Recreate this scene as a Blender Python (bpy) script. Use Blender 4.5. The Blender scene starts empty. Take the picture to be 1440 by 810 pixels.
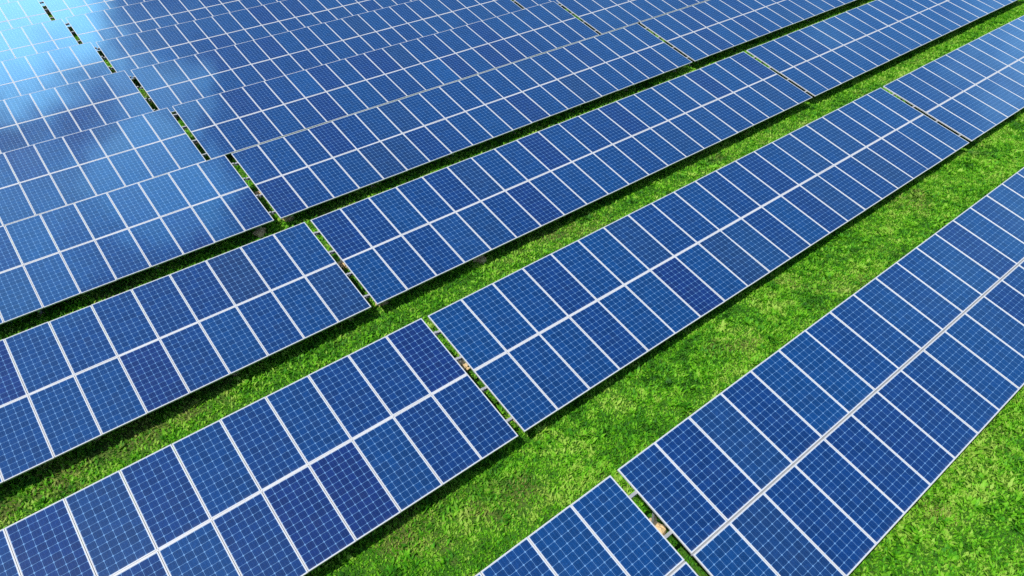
import bpy, bmesh, math, random
import numpy as np
from mathutils import Matrix, Vector

random.seed(7)
rng = np.random.default_rng(7)
scene = bpy.context.scene
COL = scene.collection

# ------------------------------------------------------------------ camera
cam_d = bpy.data.cameras.new('camera')
cam = bpy.data.objects.new('camera', cam_d)
COL.objects.link(cam)
CAM_P = Vector((0.0, 0.0, 12.415))
RW = ((0.77906, -0.40292, 0.48033), (-0.62500, -0.43872, 0.64568), (-0.04943, -0.80323, -0.59361))
cam.matrix_world = Matrix(((RW[0][0], -RW[0][1], -RW[0][2], CAM_P[0]),
                           (RW[1][0], -RW[1][1], -RW[1][2], CAM_P[1]),
                           (RW[2][0], -RW[2][1], -RW[2][2], CAM_P[2]),
                           (0, 0, 0, 1)))
cam_d.sensor_width = 36.0
FPX = 992.64
cam_d.lens = 36.0 * FPX / 1440.0
cam_d.clip_start = 0.1
cam_d.clip_end = 3000.0
scene.camera = cam

# ------------------------------------------------------------------ world, sun, exposure
SUN = Vector((-0.44, -0.12, 0.88)).normalized()          # towards the sun
SUN_EL = math.asin(SUN.z)
SUN_AZ = math.atan2(SUN.x, SUN.y)

world = bpy.data.worlds.new('World')
scene.world = world
world.use_nodes = True


class Nodes:
    """small helper to write node trees as expressions"""
    def __init__(self, tree):
        self.t = tree
        tree.nodes.clear()

    def n(self, kind, **props):
        nd = self.t.nodes.new(kind)
        for k, v in props.items():
            setattr(nd, k, v)
        return nd

    def link(self, a, b):
        self.t.links.new(a, b)

    def put(self, sock, v):
        if hasattr(v, 'is_output'):
            self.link(v, sock)
        elif isinstance(v, (tuple, list)) and len(v) == 3 and sock.type == 'RGBA':
            sock.default_value = (*v, 1)
        else:
            sock.default_value = v

    def m(self, op, a, b=0.0, c=0.0, clamp=False):
        nd = self.n('ShaderNodeMath', operation=op, use_clamp=clamp)
        self.put(nd.inputs[0], a)
        self.put(nd.inputs[1], b)
        self.put(nd.inputs[2], c)
        return nd.outputs[0]

    def step(self, v, lo, hi):
        nd = self.n('ShaderNodeMapRange', interpolation_type='SMOOTHSTEP')
        self.put(nd.inputs[0], v)
        self.put(nd.inputs[1], lo)
        self.put(nd.inputs[2], hi)
        return nd.outputs[0]

    def mix(self, f, a, b, mode='MIX'):
        nd = self.n('ShaderNodeMix', data_type='RGBA', blend_type=mode)
        self.put(nd.inputs[0], f)
        self.put(nd.inputs[6], a)
        self.put(nd.inputs[7], b)
        return nd.outputs[2]

    def noise(self, vec, scale, detail=3.0, rough=0.5, dist=0.0):
        nd = self.n('ShaderNodeTexNoise')
        if vec is not None:
            self.link(vec, nd.inputs['Vector'])
        nd.inputs['Scale'].default_value = scale
        nd.inputs['Detail'].default_value = detail
        nd.inputs['Roughness'].default_value = rough
        nd.inputs['Distortion'].default_value = dist
        return nd.outputs['Fac']


def build_world():
    N = Nodes(world.node_tree)
    out = N.n('ShaderNodeOutputWorld')
    bg = N.n('ShaderNodeBackground')
    sky = N.n('ShaderNodeTexSky', sky_type='NISHITA', sun_disc=False)
    sky.sun_elevation = SUN_EL
    sky.sun_rotation = SUN_AZ
    sky.altitude = 200.0
    sky.air_density = 1.0
    sky.dust_density = 0.6
    sky.ozone_density = 2.0
    tc = N.n('ShaderNodeTexCoord')
    sep = N.n('ShaderNodeSeparateXYZ')
    N.link(tc.outputs['Generated'], sep.inputs[0])
    zz = N.m('ADD', N.m('MAXIMUM', sep.outputs[2], 0.0), 0.12)
    comb = N.n('ShaderNodeCombineXYZ')
    N.link(N.m('DIVIDE', sep.outputs[0], zz), comb.inputs[0])
    N.link(N.m('DIVIDE', sep.outputs[1], zz), comb.inputs[1])
    comb.inputs[2].default_value = 3.7
    flat = comb.outputs[0]
    n1 = N.noise(flat, 1.7, 6.0, 0.55, 0.3)
    warp = N.noise(flat, 3.0, 3.0, 0.55)
    curl = N.noise(flat, 11.0, 4.0, 0.6, 0.4)

    def bank(d, deg_out, deg_in):
        nd = N.n('ShaderNodeVectorMath', operation='DOT_PRODUCT')
        N.link(tc.outputs['Generated'], nd.inputs[0])
        nd.inputs[1].default_value = Vector(d).normalized()
        ang = N.m('MULTIPLY', N.m('ARCCOSINE', N.m('MINIMUM', nd.outputs['Value'], 1.0)), 57.3)
        ang = N.m('ADD', ang, N.m('MULTIPLY', N.m('SUBTRACT', warp, 0.5), 5.0))
        ang = N.m('ADD', ang, N.m('MULTIPLY', N.m('SUBTRACT', curl, 0.5), 11.0))
        return N.m('SUBTRACT', 1.0, N.step(ang, deg_in, deg_out))

    # a towering sunlit cloud to the north, smaller ones beside it, broken cumulus elsewhere
    tower = bank((0.0, 0.74, 0.67), 11.0, 5.5)
    puff = N.m('MAXIMUM', bank((0.14, 0.54, 0.83), 5.2, 3.2), N.m('MULTIPLY', bank((-0.09, 0.53, 0.845), 9.0, 5.5), 0.60))
    puff = N.m('MAXIMUM', puff, N.m('MULTIPLY', bank((0.18, 0.61, 0.77), 4.0, 2.0), 0.60))
    puff = N.m('MAXIMUM', puff, N.m('MULTIPLY', bank((0.0, 0.56, 0.828), 5.5, 2.5), 0.50))
    east = bank((0.93, 0.03, 0.33), 9.0, 2.0)
    # fair-weather clouds gather in the northern sky
    n2 = N.noise(flat, 4.6, 4.0, 0.5, 0.5)
    flock = N.m('MULTIPLY', N.step(n2, 0.49, 0.57), bank((-0.02, 0.58, 0.81), 21.0, 9.0))
    mask = N.m('MULTIPLY', N.step(n1, 0.50, 0.72), 0.75)
    mask = N.m('MULTIPLY', mask, N.step(sep.outputs[2], 0.02, 0.15))
    tone = N.noise(flat, 4.5, 4.0, 0.6)
    col = N.mix(mask, sky.outputs[0], N.mix(tone, (3.6, 3.9, 5.0), (6.2, 6.4, 7.0)))
    col = N.mix(N.m('MULTIPLY', flock, 0.16), col, N.mix(tone, (11.0, 11.0, 12.2), (17.0, 16.8, 17.4)))
    col = N.mix(N.m('MULTIPLY', puff, 0.70), col, (14.0, 13.0, 13.8))
    col = N.mix(N.m('MULTIPLY', east, 0.5), col, (7.5, 7.0, 8.2))
    col = N.mix(N.m('MULTIPLY', tower, 0.95), col, N.mix(tone, (17.0, 17.5, 18.5), (26.0, 26.0, 25.5)))
    N.link(col, bg.inputs[0])
    bg.inputs[1].default_value = 0.15
    N.link(bg.outputs[0], out.inputs[0])


build_world()

sun_d = bpy.data.lights.new('sun', 'SUN')
sun_d.energy = 4.2
sun_d.angle = math.radians(0.53)
sun_d.color = (1.0, 0.965, 0.90)
sun = bpy.data.objects.new('sun', sun_d)
COL.objects.link(sun)
sun.location = SUN * 60
sun.rotation_euler = (-SUN).to_track_quat('-Z', 'Y').to_euler()

scene.view_settings.view_transform = 'Standard'
scene.view_settings.look = 'None'
scene.view_settings.gamma = 1.0
scene.view_settings.exposure = 0.0
scene.view_settings.use_curve_mapping = False
scene.render.engine = 'CYCLES'
scene.cycles.max_bounces = 6
scene.cycles.use_denoising = False

# ------------------------------------------------------------------ layout measured for the field
TILT = math.radians(16.857)
RZ = 1.922                      # half of a table's slope length (panel width = 1)
GAP = 0.203                     # gap between two neighbouring tables
NCOL = 21
LOW = 0.50                      # height of the low front edge
# world position of each row's middle line at the left end of its middle table: x, y, z, offset of left table (x, y, z)
ROWS = [
    (6.4607, 3.9263, 1.2758, (0.018, -0.003, 0.005)),
    (6.4175, 10.3234, 1.1571, (0.003, -0.048, 0.070)),
    (6.3007, 16.5906, 1.1833, (0.011, -0.036, 0.038)),
    (6.2550, 22.9412, 1.2016, (-0.021, -0.011, 0.031)),
    (6.0911, 29.0908, 1.2676, (0.019, -0.003, 0.004)),
    (6.0529, 35.0577, 1.3446, (-0.037, 0.031, 0.052)),
    (5.7763, 40.0789, 1.6401, (-0.003, 0.024, 0.062)),
    (5.5002, 45.1367, 1.9619, (0.011, -0.003, -0.012)),
    (5.25, 50.19, 2.28, (0, 0, 0)),
    (5.00, 55.24, 2.60, (0, 0, 0)),
    (4.75, 60.29, 2.92, (0, 0, 0)),
    (4.50, 65.34, 3.24, (0, 0, 0)),
]
MID_H = LOW + RZ * math.sin(TILT)
G_Y = np.array([-400.0, 3.9263] + [r[1] for r in ROWS[1:]] + [75.0, 120.0, 2500.0])
G_Z = np.array([0.10, ROWS[0][2] - MID_H] + [r[2] - MID_H for r in ROWS[1:]] + [2.55, 3.2, 3.2])


def ground_z(y):
    return np.interp(y, G_Y, G_Z)


def project(p):
    d = Vector(p) - CAM_P
    c = [sum(RW[r][k] * d[r] for r in range(3)) for k in range(3)]
    if c[2] < 0.2:
        return None
    return 720 + FPX * c[0] / c[2], 405 + FPX * c[1] / c[2], c[2]


# ------------------------------------------------------------------ materials
def new_mat(name):
    m = bpy.data.materials.new(name)
    m.use_nodes = True
    return m, Nodes(m.node_tree)


def finish(N, **kw):
    out = N.n('ShaderNodeOutputMaterial')
    b = N.n('ShaderNodeBsdfPrincipled')
    for k, v in kw.items():
        N.put(b.inputs[k.replace('_', ' ')], v)
    N.link(b.outputs[0], out.inputs[0])
    return b


PW, PL = 0.992, 1.900           # panel outer size
FW = 0.018                      # visible width of the aluminium frame
CX, CY = 0.1570, 0.1540         # cell pitch, 6 x 12 cells


def mat_cells():
    m, N = new_mat('solar_cells')
    tc = N.n('ShaderNodeTexCoord')
    sep = N.n('ShaderNodeSeparateXYZ')
    N.link(tc.outputs['Object'], sep.inputs[0])
    u = N.m('DIVIDE', sep.outputs[0], CX)
    v = N.m('DIVIDE', sep.outputs[1], CY)
    fu, fv = N.m('FRACT', N.m('ADD', u, 20.0)), N.m('FRACT', N.m('ADD', v, 20.0))
    du = N.m('ABSOLUTE', N.m('SUBTRACT', fu, 0.5))
    dv = N.m('ABSOLUTE', N.m('SUBTRACT', fv, 0.5))
    lw = 0.5 - 0.0028 / CX
    line = N.m('MAXIMUM', N.m('GREATER_THAN', du, lw), N.m('GREATER_THAN', dv, lw))
    corner = N.m('GREATER_THAN', N.m('ADD', du, dv), 0.865)
    out_x = N.m('GREATER_THAN', N.m('ABSOLUTE', sep.outputs[0]), 3 * CX)
    out_y = N.m('GREATER_THAN', N.m('ABSOLUTE', sep.outputs[1]), 6 * CY)
    sheet = N.m('MAXIMUM', N.m('MAXIMUM', line, corner), N.m('MAXIMUM', out_x, out_y))
    # three thin silver busbars per cell
    bus = N.m('LESS_THAN', N.m('ABSOLUTE', N.m('SUBTRACT', N.m('FRACT', N.m('MULTIPLY', fu, 3.0)), 0.5)), 0.018)
    # tone of each panel and of each cell
    oi = N.n('ShaderNodeObjectInfo')
    ramp = N.n('ShaderNodeValToRGB')
    el = ramp.color_ramp.elements
    el[0].position, el[0].color = 0.0, (0.0034, 0.021, 0.120, 1)
    el[1].position, el[1].color = 1.0, (0.0026, 0.054, 0.194, 1)
    for p, c in ((0.14, (0.0018, 0.028, 0.130)), (0.5, (0.0013, 0.035, 0.142)), (0.84, (0.0013, 0.041, 0.153)), (0.93, (0.0060, 0.030, 0.108))):
        e = el.new(p)
        e.color = (*c, 1)
    N.link(oi.outputs['Random'], ramp.inputs[0])
    cell = N.n('ShaderNodeCombineXYZ')
    N.link(N.m('FLOOR', u), cell.inputs[0])
    N.link(N.m('FLOOR', v), cell.inputs[1])
    N.link(N.m('MULTIPLY', oi.outputs['Random'], 97.0), cell.inputs[2])
    wn = N.n('ShaderNodeTexWhiteNoise', noise_dimensions='3D')
    N.link(cell.outputs[0], wn.inputs['Vector'])
    k = N.m('ADD', N.m('MULTIPLY', wn.outputs['Value'], 0.30), 0.85)
    # crystal grain of the polycrystalline silicon
    vor = N.n('ShaderNodeTexVoronoi')
    N.link(tc.outputs['Object'], vor.inputs['Vector'])
    vor.inputs['Scale'].default_value = 55.0
    sv = N.n('ShaderNodeSeparateColor')
    N.link(vor.outputs['Color'], sv.inputs[0])
    k = N.m('MULTIPLY', k, N.m('ADD', N.m('MULTIPLY', sv.outputs[0], 0.36), 0.82))
    kc = N.n('ShaderNodeCombineColor')
    for i in range(3):
        N.link(k, kc.inputs[i])
    blue = N.mix(1.0, ramp.outputs[0], kc.outputs[0], 'MULTIPLY')
    blue = N.mix(N.m('MULTIPLY', bus, 0.25), blue, (0.16, 0.26, 0.42))
    # faint dust film
    dust = N.step(N.noise(tc.outputs['Object'], 2.3, 4.0, 0.6), 0.45, 0.8)
    blue = N.mix(N.m('MULTIPLY', dust, 0.02), blue, (0.35, 0.36, 0.38))
    # dried rain dust that collects along the lower frame, and a few bird droppings
    low = N.m('SUBTRACT', 1.0, N.step(N.m('ADD', sep.outputs[1], N.m('MULTIPLY', N.noise(tc.outputs['Object'], 7.0, 3.0, 0.6), 0.12)), -0.90, -0.80))
    blue = N.mix(N.m('MULTIPLY', low, 0.10), blue, (0.34, 0.34, 0.33))
    shift = N.n('ShaderNodeVectorMath', operation='ADD')
    N.link(tc.outputs['Object'], shift.inputs[0])
    cz = N.n('ShaderNodeCombineXYZ')
    N.link(N.m('MULTIPLY', oi.outputs['Random'], 310.0), cz.inputs[0])
    N.link(N.m('MULTIPLY', oi.outputs['Random'], 173.0), cz.inputs[1])
    N.link(cz.outputs[0], shift.inputs[1])
    vd = N.n('ShaderNodeTexVoronoi')
    N.link(shift.outputs[0], vd.inputs['Vector'])
    vd.inputs['Scale'].default_value = 1.3
    vs = N.n('ShaderNodeSeparateColor')
    N.link(vd.outputs['Color'], vs.inputs[0])
    rad = N.m('ADD', N.m('MULTIPLY', N.noise(shift.outputs[0], 40.0, 2.0, 0.5), 0.035), -0.004)
    drop = N.m('MULTIPLY', N.m('LESS_THAN', vd.outputs['Distance'], rad), N.m('GREATER_THAN', vs.outputs[0], 0.90))
    blue = N.mix(N.m('MULTIPLY', drop, 0.7), blue, (0.55, 0.54, 0.50))
    gap_col = N.mix(N.m('MAXIMUM', out_x, out_y), (0.13, 0.28, 0.50), (0.50, 0.55, 0.62))
    col = N.mix(sheet, blue, gap_col)
    # blue anti-reflection coating under glass: weak mirror seen straight on, strong at a flat angle
    out = N.n('ShaderNodeOutputMaterial')
    base = N.n('ShaderNodeBsdfPrincipled')
    N.link(col, base.inputs['Base Color'])
    base.inputs['Roughness'].default_value = 0.35
    base.inputs['Coat Weight'].default_value = 0.08
    base.inputs['Specular IOR Level'].default_value = 0.3
    base.inputs['Coat Roughness'].default_value = 0.05
    gl = N.n('ShaderNodeBsdfGlossy')
    gl.inputs['Roughness'].default_value = 0.055
    lw_ = N.n('ShaderNodeLayerWeight')
    lw_.inputs['Blend'].default_value = 0.5
    N.link(N.mix(N.step(lw_.outputs['Facing'], 0.20, 0.58), (0.03, 0.44, 1.0), (0.24, 0.66, 1.0)), gl.inputs['Color'])
    fac = N.m('ADD', 0.03, N.m('MULTIPLY', N.m('POWER', lw_.outputs['Facing'], 2.1), 1.10))
    mx = N.n('ShaderNodeMixShader')
    N.link(fac, mx.inputs[0])
    N.link(base.outputs[0], mx.inputs[1])
    N.link(gl.outputs[0], mx.inputs[2])
    N.link(mx.outputs[0], out.inputs[0])
    return m


def mat_metal(name, c, rough, metallic, var=0.08):
    m, N = new_mat(name)
    tc = N.n('ShaderNodeTexCoord')
    n = N.noise(tc.outputs['Object'], 9.0, 4.0, 0.6)
    col = N.mix(n, tuple(x * (1 - var) for x in c), tuple(min(1, x * (1 + var)) for x in c))
    finish(N, Base_Color=col, Roughness=rough, Metallic=metallic)
    return m


def mat_concrete():
    m, N = new_mat('rough_concrete')
    tc = N.n('ShaderNodeTexCoord')
    n = N.noise(tc.outputs['Object'], 16.0, 5.0, 0.65)
    col = N.mix(n, (0.60, 0.42, 0.21), (0.85, 0.64, 0.36))
    b = finish(N, Base_Color=col, Roughness=0.9)
    bp = N.n('ShaderNodeBump')
    bp.inputs['Strength'].default_value = 0.5
    bp.inputs['Distance'].default_value = 0.02
    N.link(n, bp.inputs['Height'])
    N.link(bp.outputs[0], b.inputs['Normal'])
    return m


def patches(N, pos):
    """large drifts in the sward, shared by ground and grass: 0..1 green, dry"""
    a = N.noise(pos, 0.8, 4.0, 0.6, 0.4)
    dry = N.step(N.noise(pos, 0.38, 4.0, 0.65, 0.6), 0.53, 0.74)
    fine = N.noise(pos, 4.0, 3.0, 0.6)
    # worn, dry spots seen in the field
    wob = N.m('MULTIPLY', N.m('SUBTRACT', N.noise(pos, 1.6, 4.0, 0.65), 0.5), 2.4)
    for cx, cy, cr in ((-0.3, 14.9, 0.9), (-1.9, 14.7, 0.8), (0.9, 14.8, 0.5), (-3.3, 14.4, 0.6), (11.4, 1.8, 0.45), (15.5, 10.6, 0.5), (5.6, 7.6, 0.6), (13.0, 7.3, 0.4)):
        dn = N.n('ShaderNodeVectorMath', operation='DISTANCE')
        N.link(pos, dn.inputs[0])
        dn.inputs[1].default_value = (cx, cy, 0.05)
        dd = N.m('ADD', N.m('DIVIDE', dn.outputs['Value'], cr), wob)
        dry = N.m('MAXIMUM', dry, N.m('MULTIPLY', N.m('SUBTRACT', 1.0, N.step(dd, 0.3, 1.2)), 0.85))
    return a, dry, fine


def mat_ground():
    m, N = new_mat('turf_soil')
    g = N.n('ShaderNodeNewGeometry')
    pos = g.outputs['Position']
    a, dry, fine = patches(N, pos)
    speck = N.noise(pos, 24.0, 4.0, 0.7)
    c = N.mix(N.step(speck, 0.35, 0.65), (0.026, 0.095, 0.008), (0.075, 0.230, 0.014))
    c = N.mix(N.m('MULTIPLY', N.step(fine, 0.4, 0.7), 0.5), c, (0.050, 0.130, 0.012))
    c = N.mix(N.m('MULTIPLY', dry, 0.6), c, (0.16, 0.13, 0.05))
    b = finish(N, Base_Color=c, Roughness=0.95)
    b.inputs['Specular IOR Level'].default_value = 0.2
    bp = N.n('ShaderNodeBump')
    bp.inputs['Strength'].default_value = 0.8
    bp.inputs['Distance'].default_value = 0.05
    N.link(speck, bp.inputs['Height'])
    N.link(bp.outputs[0], b.inputs['Normal'])
    return m


def mat_grass():
    m, N = new_mat('grass_leaf')
    g = N.n('ShaderNodeNewGeometry')
    pos = g.outputs['Position']
    a, dry, fine = patches(N, pos)
    at = N.n('ShaderNodeAttribute', attribute_name='tone')
    t = at.outputs['Fac']
    ramp = N.n('ShaderNodeValToRGB')
    el = ramp.color_ramp.elements
    el[0].position, el[0].color = 0.0, (0.030, 0.140, 0.008, 1)
    el[1].position, el[1].color = 1.0, (0.420, 0.650, 0.090, 1)
    for p, c in ((0.30, (0.075, 0.350, 0.010)), (0.65, (0.220, 0.600, 0.016))):
        e = el.new(p)
        e.color = (*c, 1)
    f = N.m('ADD', N.m('MULTIPLY', t, 0.62), N.m('MULTIPLY', N.m('SUBTRACT', N.m('ADD', a, fine), 0.86), 1.9), clamp=True)
    N.link(f, ramp.inputs[0])
    straw = N.m('MULTIPLY', dry, N.step(t, 0.35, 0.75))
    c = N.mix(N.m('MULTIPLY', straw, 0.75), ramp.outputs[0], (0.33, 0.27, 0.10))
    out = N.n('ShaderNodeOutputMaterial')
    b = N.n('ShaderNodeBsdfPrincipled')
    N.link(c, b.inputs['Base Color'])
    b.inputs['Roughness'].default_value = 0.6
    b.inputs['Specular IOR Level'].default_value = 0.25
    tr = N.n('ShaderNodeBsdfTranslucent')
    N.link(c, tr.inputs['Color'])
    mx = N.n('ShaderNodeMixShader')
    mx.inputs[0].default_value = 0.35
    N.link(b.outputs[0], mx.inputs[1])
    N.link(tr.outputs[0], mx.inputs[2])
    N.link(mx.outputs[0], out.inputs[0])
    return m


M_CELL = mat_cells()
M_FRAME = mat_metal('anodised_aluminium', (0.60, 0.595, 0.585), 0.45, 0.1)
M_STEEL = mat_metal('galvanised_steel', (0.36, 0.37, 0.37), 0.55, 0.3, 0.15)
M_CONC = mat_concrete()
M_GROUND = mat_ground()
M_GRASS = mat_grass()


# ------------------------------------------------------------------ mesh helpers
def box(bm, x0, x1, y0, y1, z0, z1):
    r = bmesh.ops.create_cube(bm, size=1.0)
    bmesh.ops.scale(bm, vec=(x1 - x0, y1 - y0, z1 - z0), verts=r['verts'])
    bmesh.ops.translate(bm, vec=((x0 + x1) / 2, (y0 + y1) / 2, (z0 + z1) / 2), verts=r['verts'])
    return r['verts']


def to_mesh(bm, name, mat, bevel=0.0):
    if bevel:
        bmesh.ops.bevel(bm, geom=bm.edges[:], offset=bevel, segments=1, affect='EDGES')
    me = bpy.data.meshes.new(name)
    bm.to_mesh(me)
    bm.free()
    me.materials.append(mat)
    return me


def beam(bm, a, b, w, h):
    a, b = Vector(a), Vector(b)
    d = b - a
    vs = box(bm, -w / 2, w / 2, -h / 2, h / 2, 0, d.length)
    q = d.to_track_quat('Z', 'X').to_matrix().to_4x4()
    bmesh.ops.transform(bm, matrix=Matrix.Translation(a) @ q, verts=vs)


def link(name, me, parent=None, loc=(0, 0, 0), rot=(0, 0, 0)):
    o = bpy.data.objects.new(name, me)
    COL.objects.link(o)
    o.parent = parent
    o.location = loc
    o.rotation_euler = rot
    return o


# ------------------------------------------------------------------ ground sheet
def build_ground():
    ys = [-400, -60, -10, 0] + [r[1] for r in ROWS] + [70, 75, 90, 120, 300, 2500]
    xs = [-1500, -200, -60, -20, 0, 20, 40, 80, 250, 1800]
    bm = bmesh.new()
    grid = [[bm.verts.new((x, y, float(ground_z(y)))) for x in xs] for y in ys]
    for j in range(len(ys) - 1):
        for i in range(len(xs) - 1):
            bm.faces.new((grid[j][i], grid[j][i + 1], grid[j + 1][i + 1], grid[j + 1][i]))
    o = link('ground', to_mesh(bm, 'ground', M_GROUND))
    o['kind'] = 'structure'


build_ground()

# ------------------------------------------------------------------ shared meshes of the solar tables
T_M = Matrix.Rotation(TILT, 4, 'X')


def mesh_panel():
    bm = bmesh.new()
    hx, hy = PW / 2 - FW + 0.004, PL / 2 - FW + 0.004
    box(bm, -hx, hx, -hy, hy, -0.012, -0.005)
    return to_mesh(bm, 'solar_panel', M_CELL)


def mesh_frame():
    bm = bmesh.new()
    hx, hy, f, d = PW / 2, PL / 2, FW, 0.040
    outer = [(-hx, -hy), (hx, -hy), (hx, hy), (-hx, hy)]
    inner = [(-hx + f, -hy + f), (hx - f, -hy + f), (hx - f, hy - f), (-hx + f, hy - f)]
    c = 0.0025
    rings = []
    for pts, z in ((outer, -d), (outer, -c), ([(x - math.copysign(c, x), y - math.copysign(c, y)) for x, y in outer], 0.0),
                   (inner, 0.0), (inner, -d)):
        rings.append([bm.verts.new((x, y, z)) for x, y in pts])
    n = len(rings)
    for k in range(n):
        a, b = rings[k], rings[(k + 1) % n]
        for i in range(4):
            bm.faces.new((a[i], a[(i + 1) % 4], b[(i + 1) % 4], b[i]))
    bmesh.ops.recalc_face_normals(bm, faces=bm.faces[:])
    return to_mesh(bm, 'frame', M_FRAME)


def mesh_purlin():
    bm = bmesh.new()
    x0, x1 = -GAP / 2 + 0.004, NCOL + GAP / 2 - 0.004
    box(bm, x0, x1, -0.03, 0.03, -0.004, 0.0)          # C profile
    box(bm, x0, x1, 0.026, 0.03, -0.09, -0.004)
    box(bm, x0, x1, -0.03, 0.026, -0.09, -0.086)
    return to_mesh(bm, 'purlin', M_STEEL)


def mesh_strip():
    bm = bmesh.new()
    box(bm, 0.0, NCOL, -0.0108, 0.0108, -0.045, -0.006)
    for k in range(NCOL + 1):
        x = min(max(k, 0.03), NCOL - 0.03)
        box(bm, x - 0.018, x + 0.018, -0.018, 0.018, 0.001, 0.005)
    return to_mesh(bm, 'cover_strip', M_FRAME)


def mesh_strip_low():
    bm = bmesh.new()
    box(bm, 0.0, NCOL, -0.0148, 0.0148, -0.070, -0.030)
    return to_mesh(bm, 'cover_strip', M_STEEL)


POST_V = 1.25
POST_X = [0.45 + 3.35 * k for k in range(7)]


def mesh_rafter():
    bm = bmesh.new()
    box(bm, -0.03, 0.03, -RZ + 0.12, RZ - 0.12, -0.10, 0.0)
    return to_mesh(bm, 'rafter', M_STEEL)


def mesh_post(h):
    bm = bmesh.new()
    box(bm, -0.045, 0.045, -0.004, 0.004, -0.25, h)
    box(bm, -0.045, -0.037, 0.004, 0.05, -0.25, h)
    box(bm, 0.037, 0.045, 0.004, 0.05, -0.25, h)
    return to_mesh(bm, 'post', M_STEEL)


def mesh_footing(seed, r, top):
    rr = random.Random(seed)
    bm = bmesh.new()
    n = 14
    rings = []
    for (f, z) in ((1.0, -0.25), (1.05, top * 0.35), (0.92, top * 0.8), (0.6, top * 0.97), (0.0, top)):
        if f == 0:
            rings.append([bm.verts.new((0, 0, z))])
            continue
        ph = rr.random()
        rings.append([bm.verts.new((math.cos(2 * math.pi * i / n) * r * f * rr.uniform(0.60, 1.30),
                                    math.sin(2 * math.pi * i / n) * r * f * rr.uniform(0.60, 1.30), z + rr.uniform(-0.30, 0.25) * top))
                      for i in range(n)])
    for k in range(3):
        for i in range(n):
            bm.faces.new((rings[k][i], rings[k][(i + 1) % n], rings[k + 1][(i + 1) % n], rings[k + 1][i]))
    for i in range(n):
        bm.faces.new((rings[3][i], rings[3][(i + 1) % n], rings[4][0]))
    return to_mesh(bm, 'footing', M_CONC)


ME_PANEL, ME_FRAME, ME_PURLIN, ME_STRIP, ME_RAFTER, ME_STRIP_LOW = mesh_panel(), mesh_frame(), mesh_purlin(), mesh_strip(), mesh_rafter(), mesh_strip_low()
SINK = 0.040 + 0.09 + 0.10      # frame, purlin and rafter stacked under the panel plane
POST_H = {s: MID_H + s * POST_V * math.sin(TILT) - (SINK - 0.06) / math.cos(TILT) for s in (-1, 1)}
ME_POST = {s: mesh_post(POST_H[s]) for s in (-1, 1)}
ME_FOOT = [mesh_footing(3 + k, (0.10, 0.11, 0.20)[k], (0.03, 0.03, 0.15)[k]) for k in range(3)]
PURLIN_V = (-1.46, -0.50, 0.50, 1.40)

FOOT_BIG = {(2, 1, 1, -1), (3, 0, 6, -1)}     # (row, segment, post, side) with a wide pale collar that shows past the front edge


def on_slope(x, v, w):
    return T_M @ Vector((x, v, w))


def add_child(first, name, me, parent, loc, rot=(0, 0, 0)):
    return link(name, me, parent, loc, rot)


FOOT_SPOTS = []


def build_table(name, row, seg, label):
    x, y, z, off = ROWS[row]
    base = Vector((x, y, z))
    if seg == 0:
        base += Vector(off) + Vector((-GAP - NCOL, 0, 0))
    elif seg == 2:
        base += Vector((NCOL + GAP, 0, 0))
    gz = float(ground_z(y))
    root = bpy.data.objects.new(name, None)
    root.empty_display_size = 0.5
    COL.objects.link(root)
    root.location = (base.x, base.y, gz)
    root['label'] = label
    root['category'] = 'solar table'
    root['group'] = 'solar tables standing in rows on the grass'
    h = base.z - gz
    mg = 0.022 if row else 0.030     # the nearest row shows an open dark joint along its middle
    tr = random.Random(row * 10 + seg)
    for s in (-1, 1):
        for k in range(NCOL):
            p = on_slope(k + 0.5, s * (PL / 2 + mg / 2), 0) + Vector((0, 0, h))
            rot = (TILT + math.radians(tr.gauss(0, 0.22)), math.radians(tr.gauss(0, 0.22)), 0)
            pn = link('solar_panel', ME_PANEL, root, p, rot)
            link('frame', ME_FRAME, pn)
    for v in PURLIN_V:
        link('purlin', ME_PURLIN, root, on_slope(0, v, -0.0415) + Vector((0, 0, h)), (TILT, 0, 0))
    link('cover_strip', ME_STRIP if row else ME_STRIP_LOW, root, Vector((0, 0, h)), (TILT, 0, 0))
    for k, px in enumerate(POST_X):
        link('rafter', ME_RAFTER, root, on_slope(px, 0, -0.133) + Vector((0, 0, h)), (TILT, 0, 0))
        for s in (-1, 1):
            py = s * POST_V * math.cos(TILT)
            dz = float(ground_z(base.y + py)) - gz + (h - MID_H)
            po = link('post', ME_POST[s], root, (px, py, dz if abs(dz) < 0.24 else 0))
            big = (row, seg, k, s) in FOOT_BIG
            fo = link('footing', ME_FOOT[2 if big or (k == 0 and seg == 1) else tr.choice((0, 0, 1))], po,
                      (0, -0.22 if big else 0, float(ground_z(base.y + py)) - gz - po.location.z), (0, 0, tr.uniform(0, 6)))
            if row < 6:
                FOOT_SPOTS.append((base.x + px, base.y + py + fo.location.y, 0.25 if (big or (k == 0 and seg == 1)) else 0.05))
    return root


ORD = ['first', 'second', 'third', 'fourth', 'fifth', 'sixth', 'seventh', 'eighth', 'ninth', 'tenth', 'eleventh', 'twelfth']


def in_view(row, seg, margin):
    x, y, z, off = ROWS[row]
    x0 = {0: x - GAP - NCOL, 1: x, 2: x + NCOL + GAP}[seg]
    for i in np.linspace(0, NCOL, 43):
        for v in (-RZ, 0, RZ):
            p = project((x0 + i, y + v * math.cos(TILT), z + v * math.sin(TILT)))
            if p and -margin < p[0] < 1440 + margin and -margin < p[1] < 810 + margin:
                return True
    return False


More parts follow.
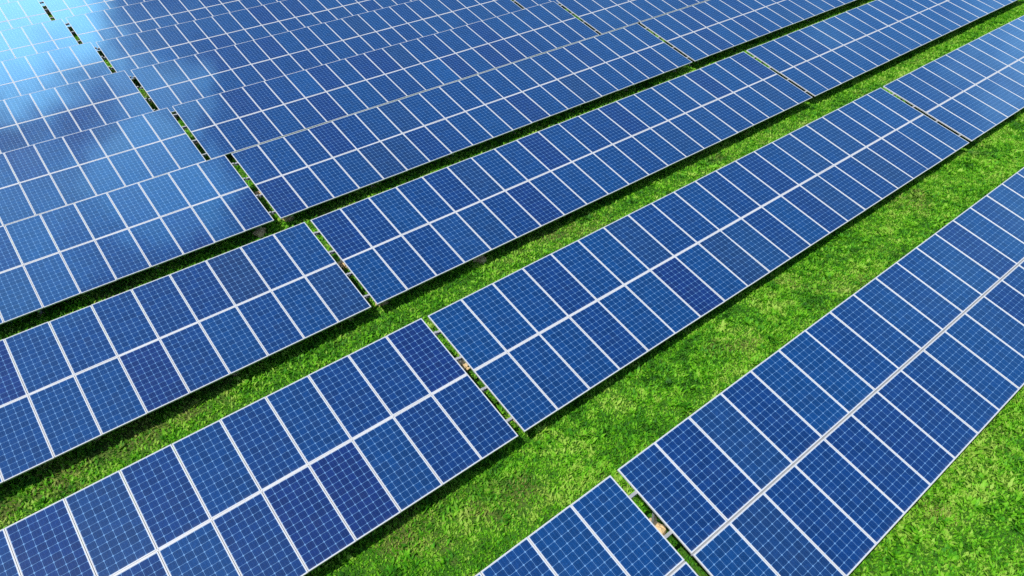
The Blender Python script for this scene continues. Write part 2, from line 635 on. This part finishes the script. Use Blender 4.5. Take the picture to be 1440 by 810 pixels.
for r in range(len(ROWS)):
    n_seg = [s for s in range(3) if in_view(r, s, 4)]
    for s in n_seg:
        where = ('left of its gap' if len(n_seg) == 2 else 'left of its two gaps',
                 'right of its gap' if len(n_seg) == 2 else 'between its two gaps', 'beyond its far gap')[s]
        build_table('solar_table', r, s, 'tilted blue solar table in the %s row from the camera, %s' % (ORD[r], where))


# ------------------------------------------------------------------ grass: leaves growing in the aisles
def build_grass():
    P = []
    ymid = np.array([r[1] for r in ROWS])
    def area(x0, x1, y0, y1, dens, size):
        n = int((x1 - x0) * (y1 - y0) * dens)
        x = rng.uniform(x0, x1, n)
        y = rng.uniform(y0, y1, n)
        # keep what the view (and a step to its side) can meet
        d0 = x * RW[0][0] + y * RW[1][0] + (0 - CAM_P.z) * RW[2][0]
        d1 = x * RW[0][1] + y * RW[1][1] + (0 - CAM_P.z) * RW[2][1]
        d2 = x * RW[0][2] + y * RW[1][2] + (0 - CAM_P.z) * RW[2][2]
        px, py = 720 + FPX * d0 / np.maximum(d2, .1), 405 + FPX * d1 / np.maximum(d2, .1)
        k = (d2 > 1) & (px > -450) & (px < 1850) & (py > -100) & (py < 1300)
        return np.stack([x[k], y[k], np.full(k.sum(), size)], 1)
    for r in range(len(ROWS)):
        yc = ymid[r]
        prev = -7.0 if r == 0 else ymid[r - 1]
        lo = prev + (1.3 if r else 0)
        hi = yc - 0.6
        dens, size = ((1300, 1.0), (1100, 1.0), (560, 1.3), (260, 1.8))[min(r, 3)]
        P.append(area(-16, 52, lo, hi, dens, size))
    # under the tables, seen only through the gaps between them
    for r in range(7):
        x0 = ROWS[r][0] - 0.9
        P.append(area(x0, x0 + 3.0, ymid[r] - 0.6, ymid[r] + 1.3, 350, 1.2))
    P = np.concatenate(P)
    # bare concrete collars: no leaves grow through them
    keep = np.ones(len(P), bool)
    for fx, fy, fr in FOOT_SPOTS:
        keep &= (P[:, 0] - fx) ** 2 + (P[:, 1] - fy) ** 2 > fr * fr
    P = P[keep]
    n = len(P)
    x, y, size = P.T
    # taller, denser tussocks in places
    tus = 0.5 + 0.5 * np.sin(x * 1.9 + 1.3 * np.sin(y * 1.1)) * np.sin(y * 2.3 + 1.7 * np.sin(x * 0.8))
    hgt = rng.uniform(0.025, 0.075, n) * (0.7 + 0.8 * tus) * np.sqrt(size)
    wid = rng.uniform(0.008, 0.024, n) * size
    tone = rng.beta(1.7, 1.7, n)
    # broad-leaved weeds in clumps of their own shade
    base = P[rng.choice(n, 4600)]
    m = 26
    ca = rng.uniform(0, 2 * np.pi, (len(base), m))
    cr = np.abs(rng.normal(0, 1, (len(base), m))) * rng.uniform(0.06, 0.22, (len(base), 1))
    wx, wy = base[:, :1] + cr * np.cos(ca), base[:, 1:2] + cr * np.sin(ca)
    wt = np.clip(rng.choice([0.1, 0.55, 0.8, 0.95], (len(base), 1), p=[.3, .35, .25, .1]) + rng.normal(0, 0.12, (len(base), m)), 0, 1)
    wh = rng.uniform(0.035, 0.13, (len(base), m)) * rng.uniform(0.7, 1.3, (len(base), 1))
    ww = rng.uniform(0.018, 0.042, (len(base), m)) * np.sqrt(base[:, 2:3])
    x, y = np.concatenate([x, wx.ravel()]), np.concatenate([y, wy.ravel()])
    hgt, wid, tone = np.concatenate([hgt, wh.ravel()]), np.concatenate([wid, ww.ravel()]), np.concatenate([tone, wt.ravel()])
    n = len(x)
    z = ground_z(y)
    az = rng.uniform(0, 2 * np.pi, n)
    lean = rng.uniform(0.15, 1.5, n) * hgt
    cx, sx = np.cos(az), np.sin(az)
    V = np.empty((n, 4, 3))
    # leaf: base, two shoulders, tip  (a bent kite)
    V[:, 0] = np.stack([x, y, z - 0.005], 1)
    mx, my, mz = x + cx * lean * .45, y + sx * lean * .45, z + hgt * .65
    V[:, 1] = np.stack([mx - sx * wid, my + cx * wid, mz], 1)
    V[:, 2] = np.stack([x + cx * lean, y + sx * lean, z + hgt], 1)
    V[:, 3] = np.stack([mx + sx * wid, my - cx * wid, mz], 1)
    me = bpy.data.meshes.new('grass')
    me.vertices.add(4 * n)
    me.vertices.foreach_set('co', V.ravel())
    me.loops.add(4 * n)
    me.loops.foreach_set('vertex_index', np.arange(4 * n, dtype=np.int32))
    me.polygons.add(n)
    me.polygons.foreach_set('loop_start', np.arange(0, 4 * n, 4, dtype=np.int32))
    at = me.attributes.new('tone', 'FLOAT', 'FACE')
    at.data.foreach_set('value', tone)
    me.update()
    me.materials.append(M_GRASS)
    o = link('grass', me)
    o['kind'] = 'stuff'
    o['label'] = 'lush bright green grass growing in the aisles between the solar tables'
    o['category'] = 'grass'
    print('grass leaves', n)


build_grass()
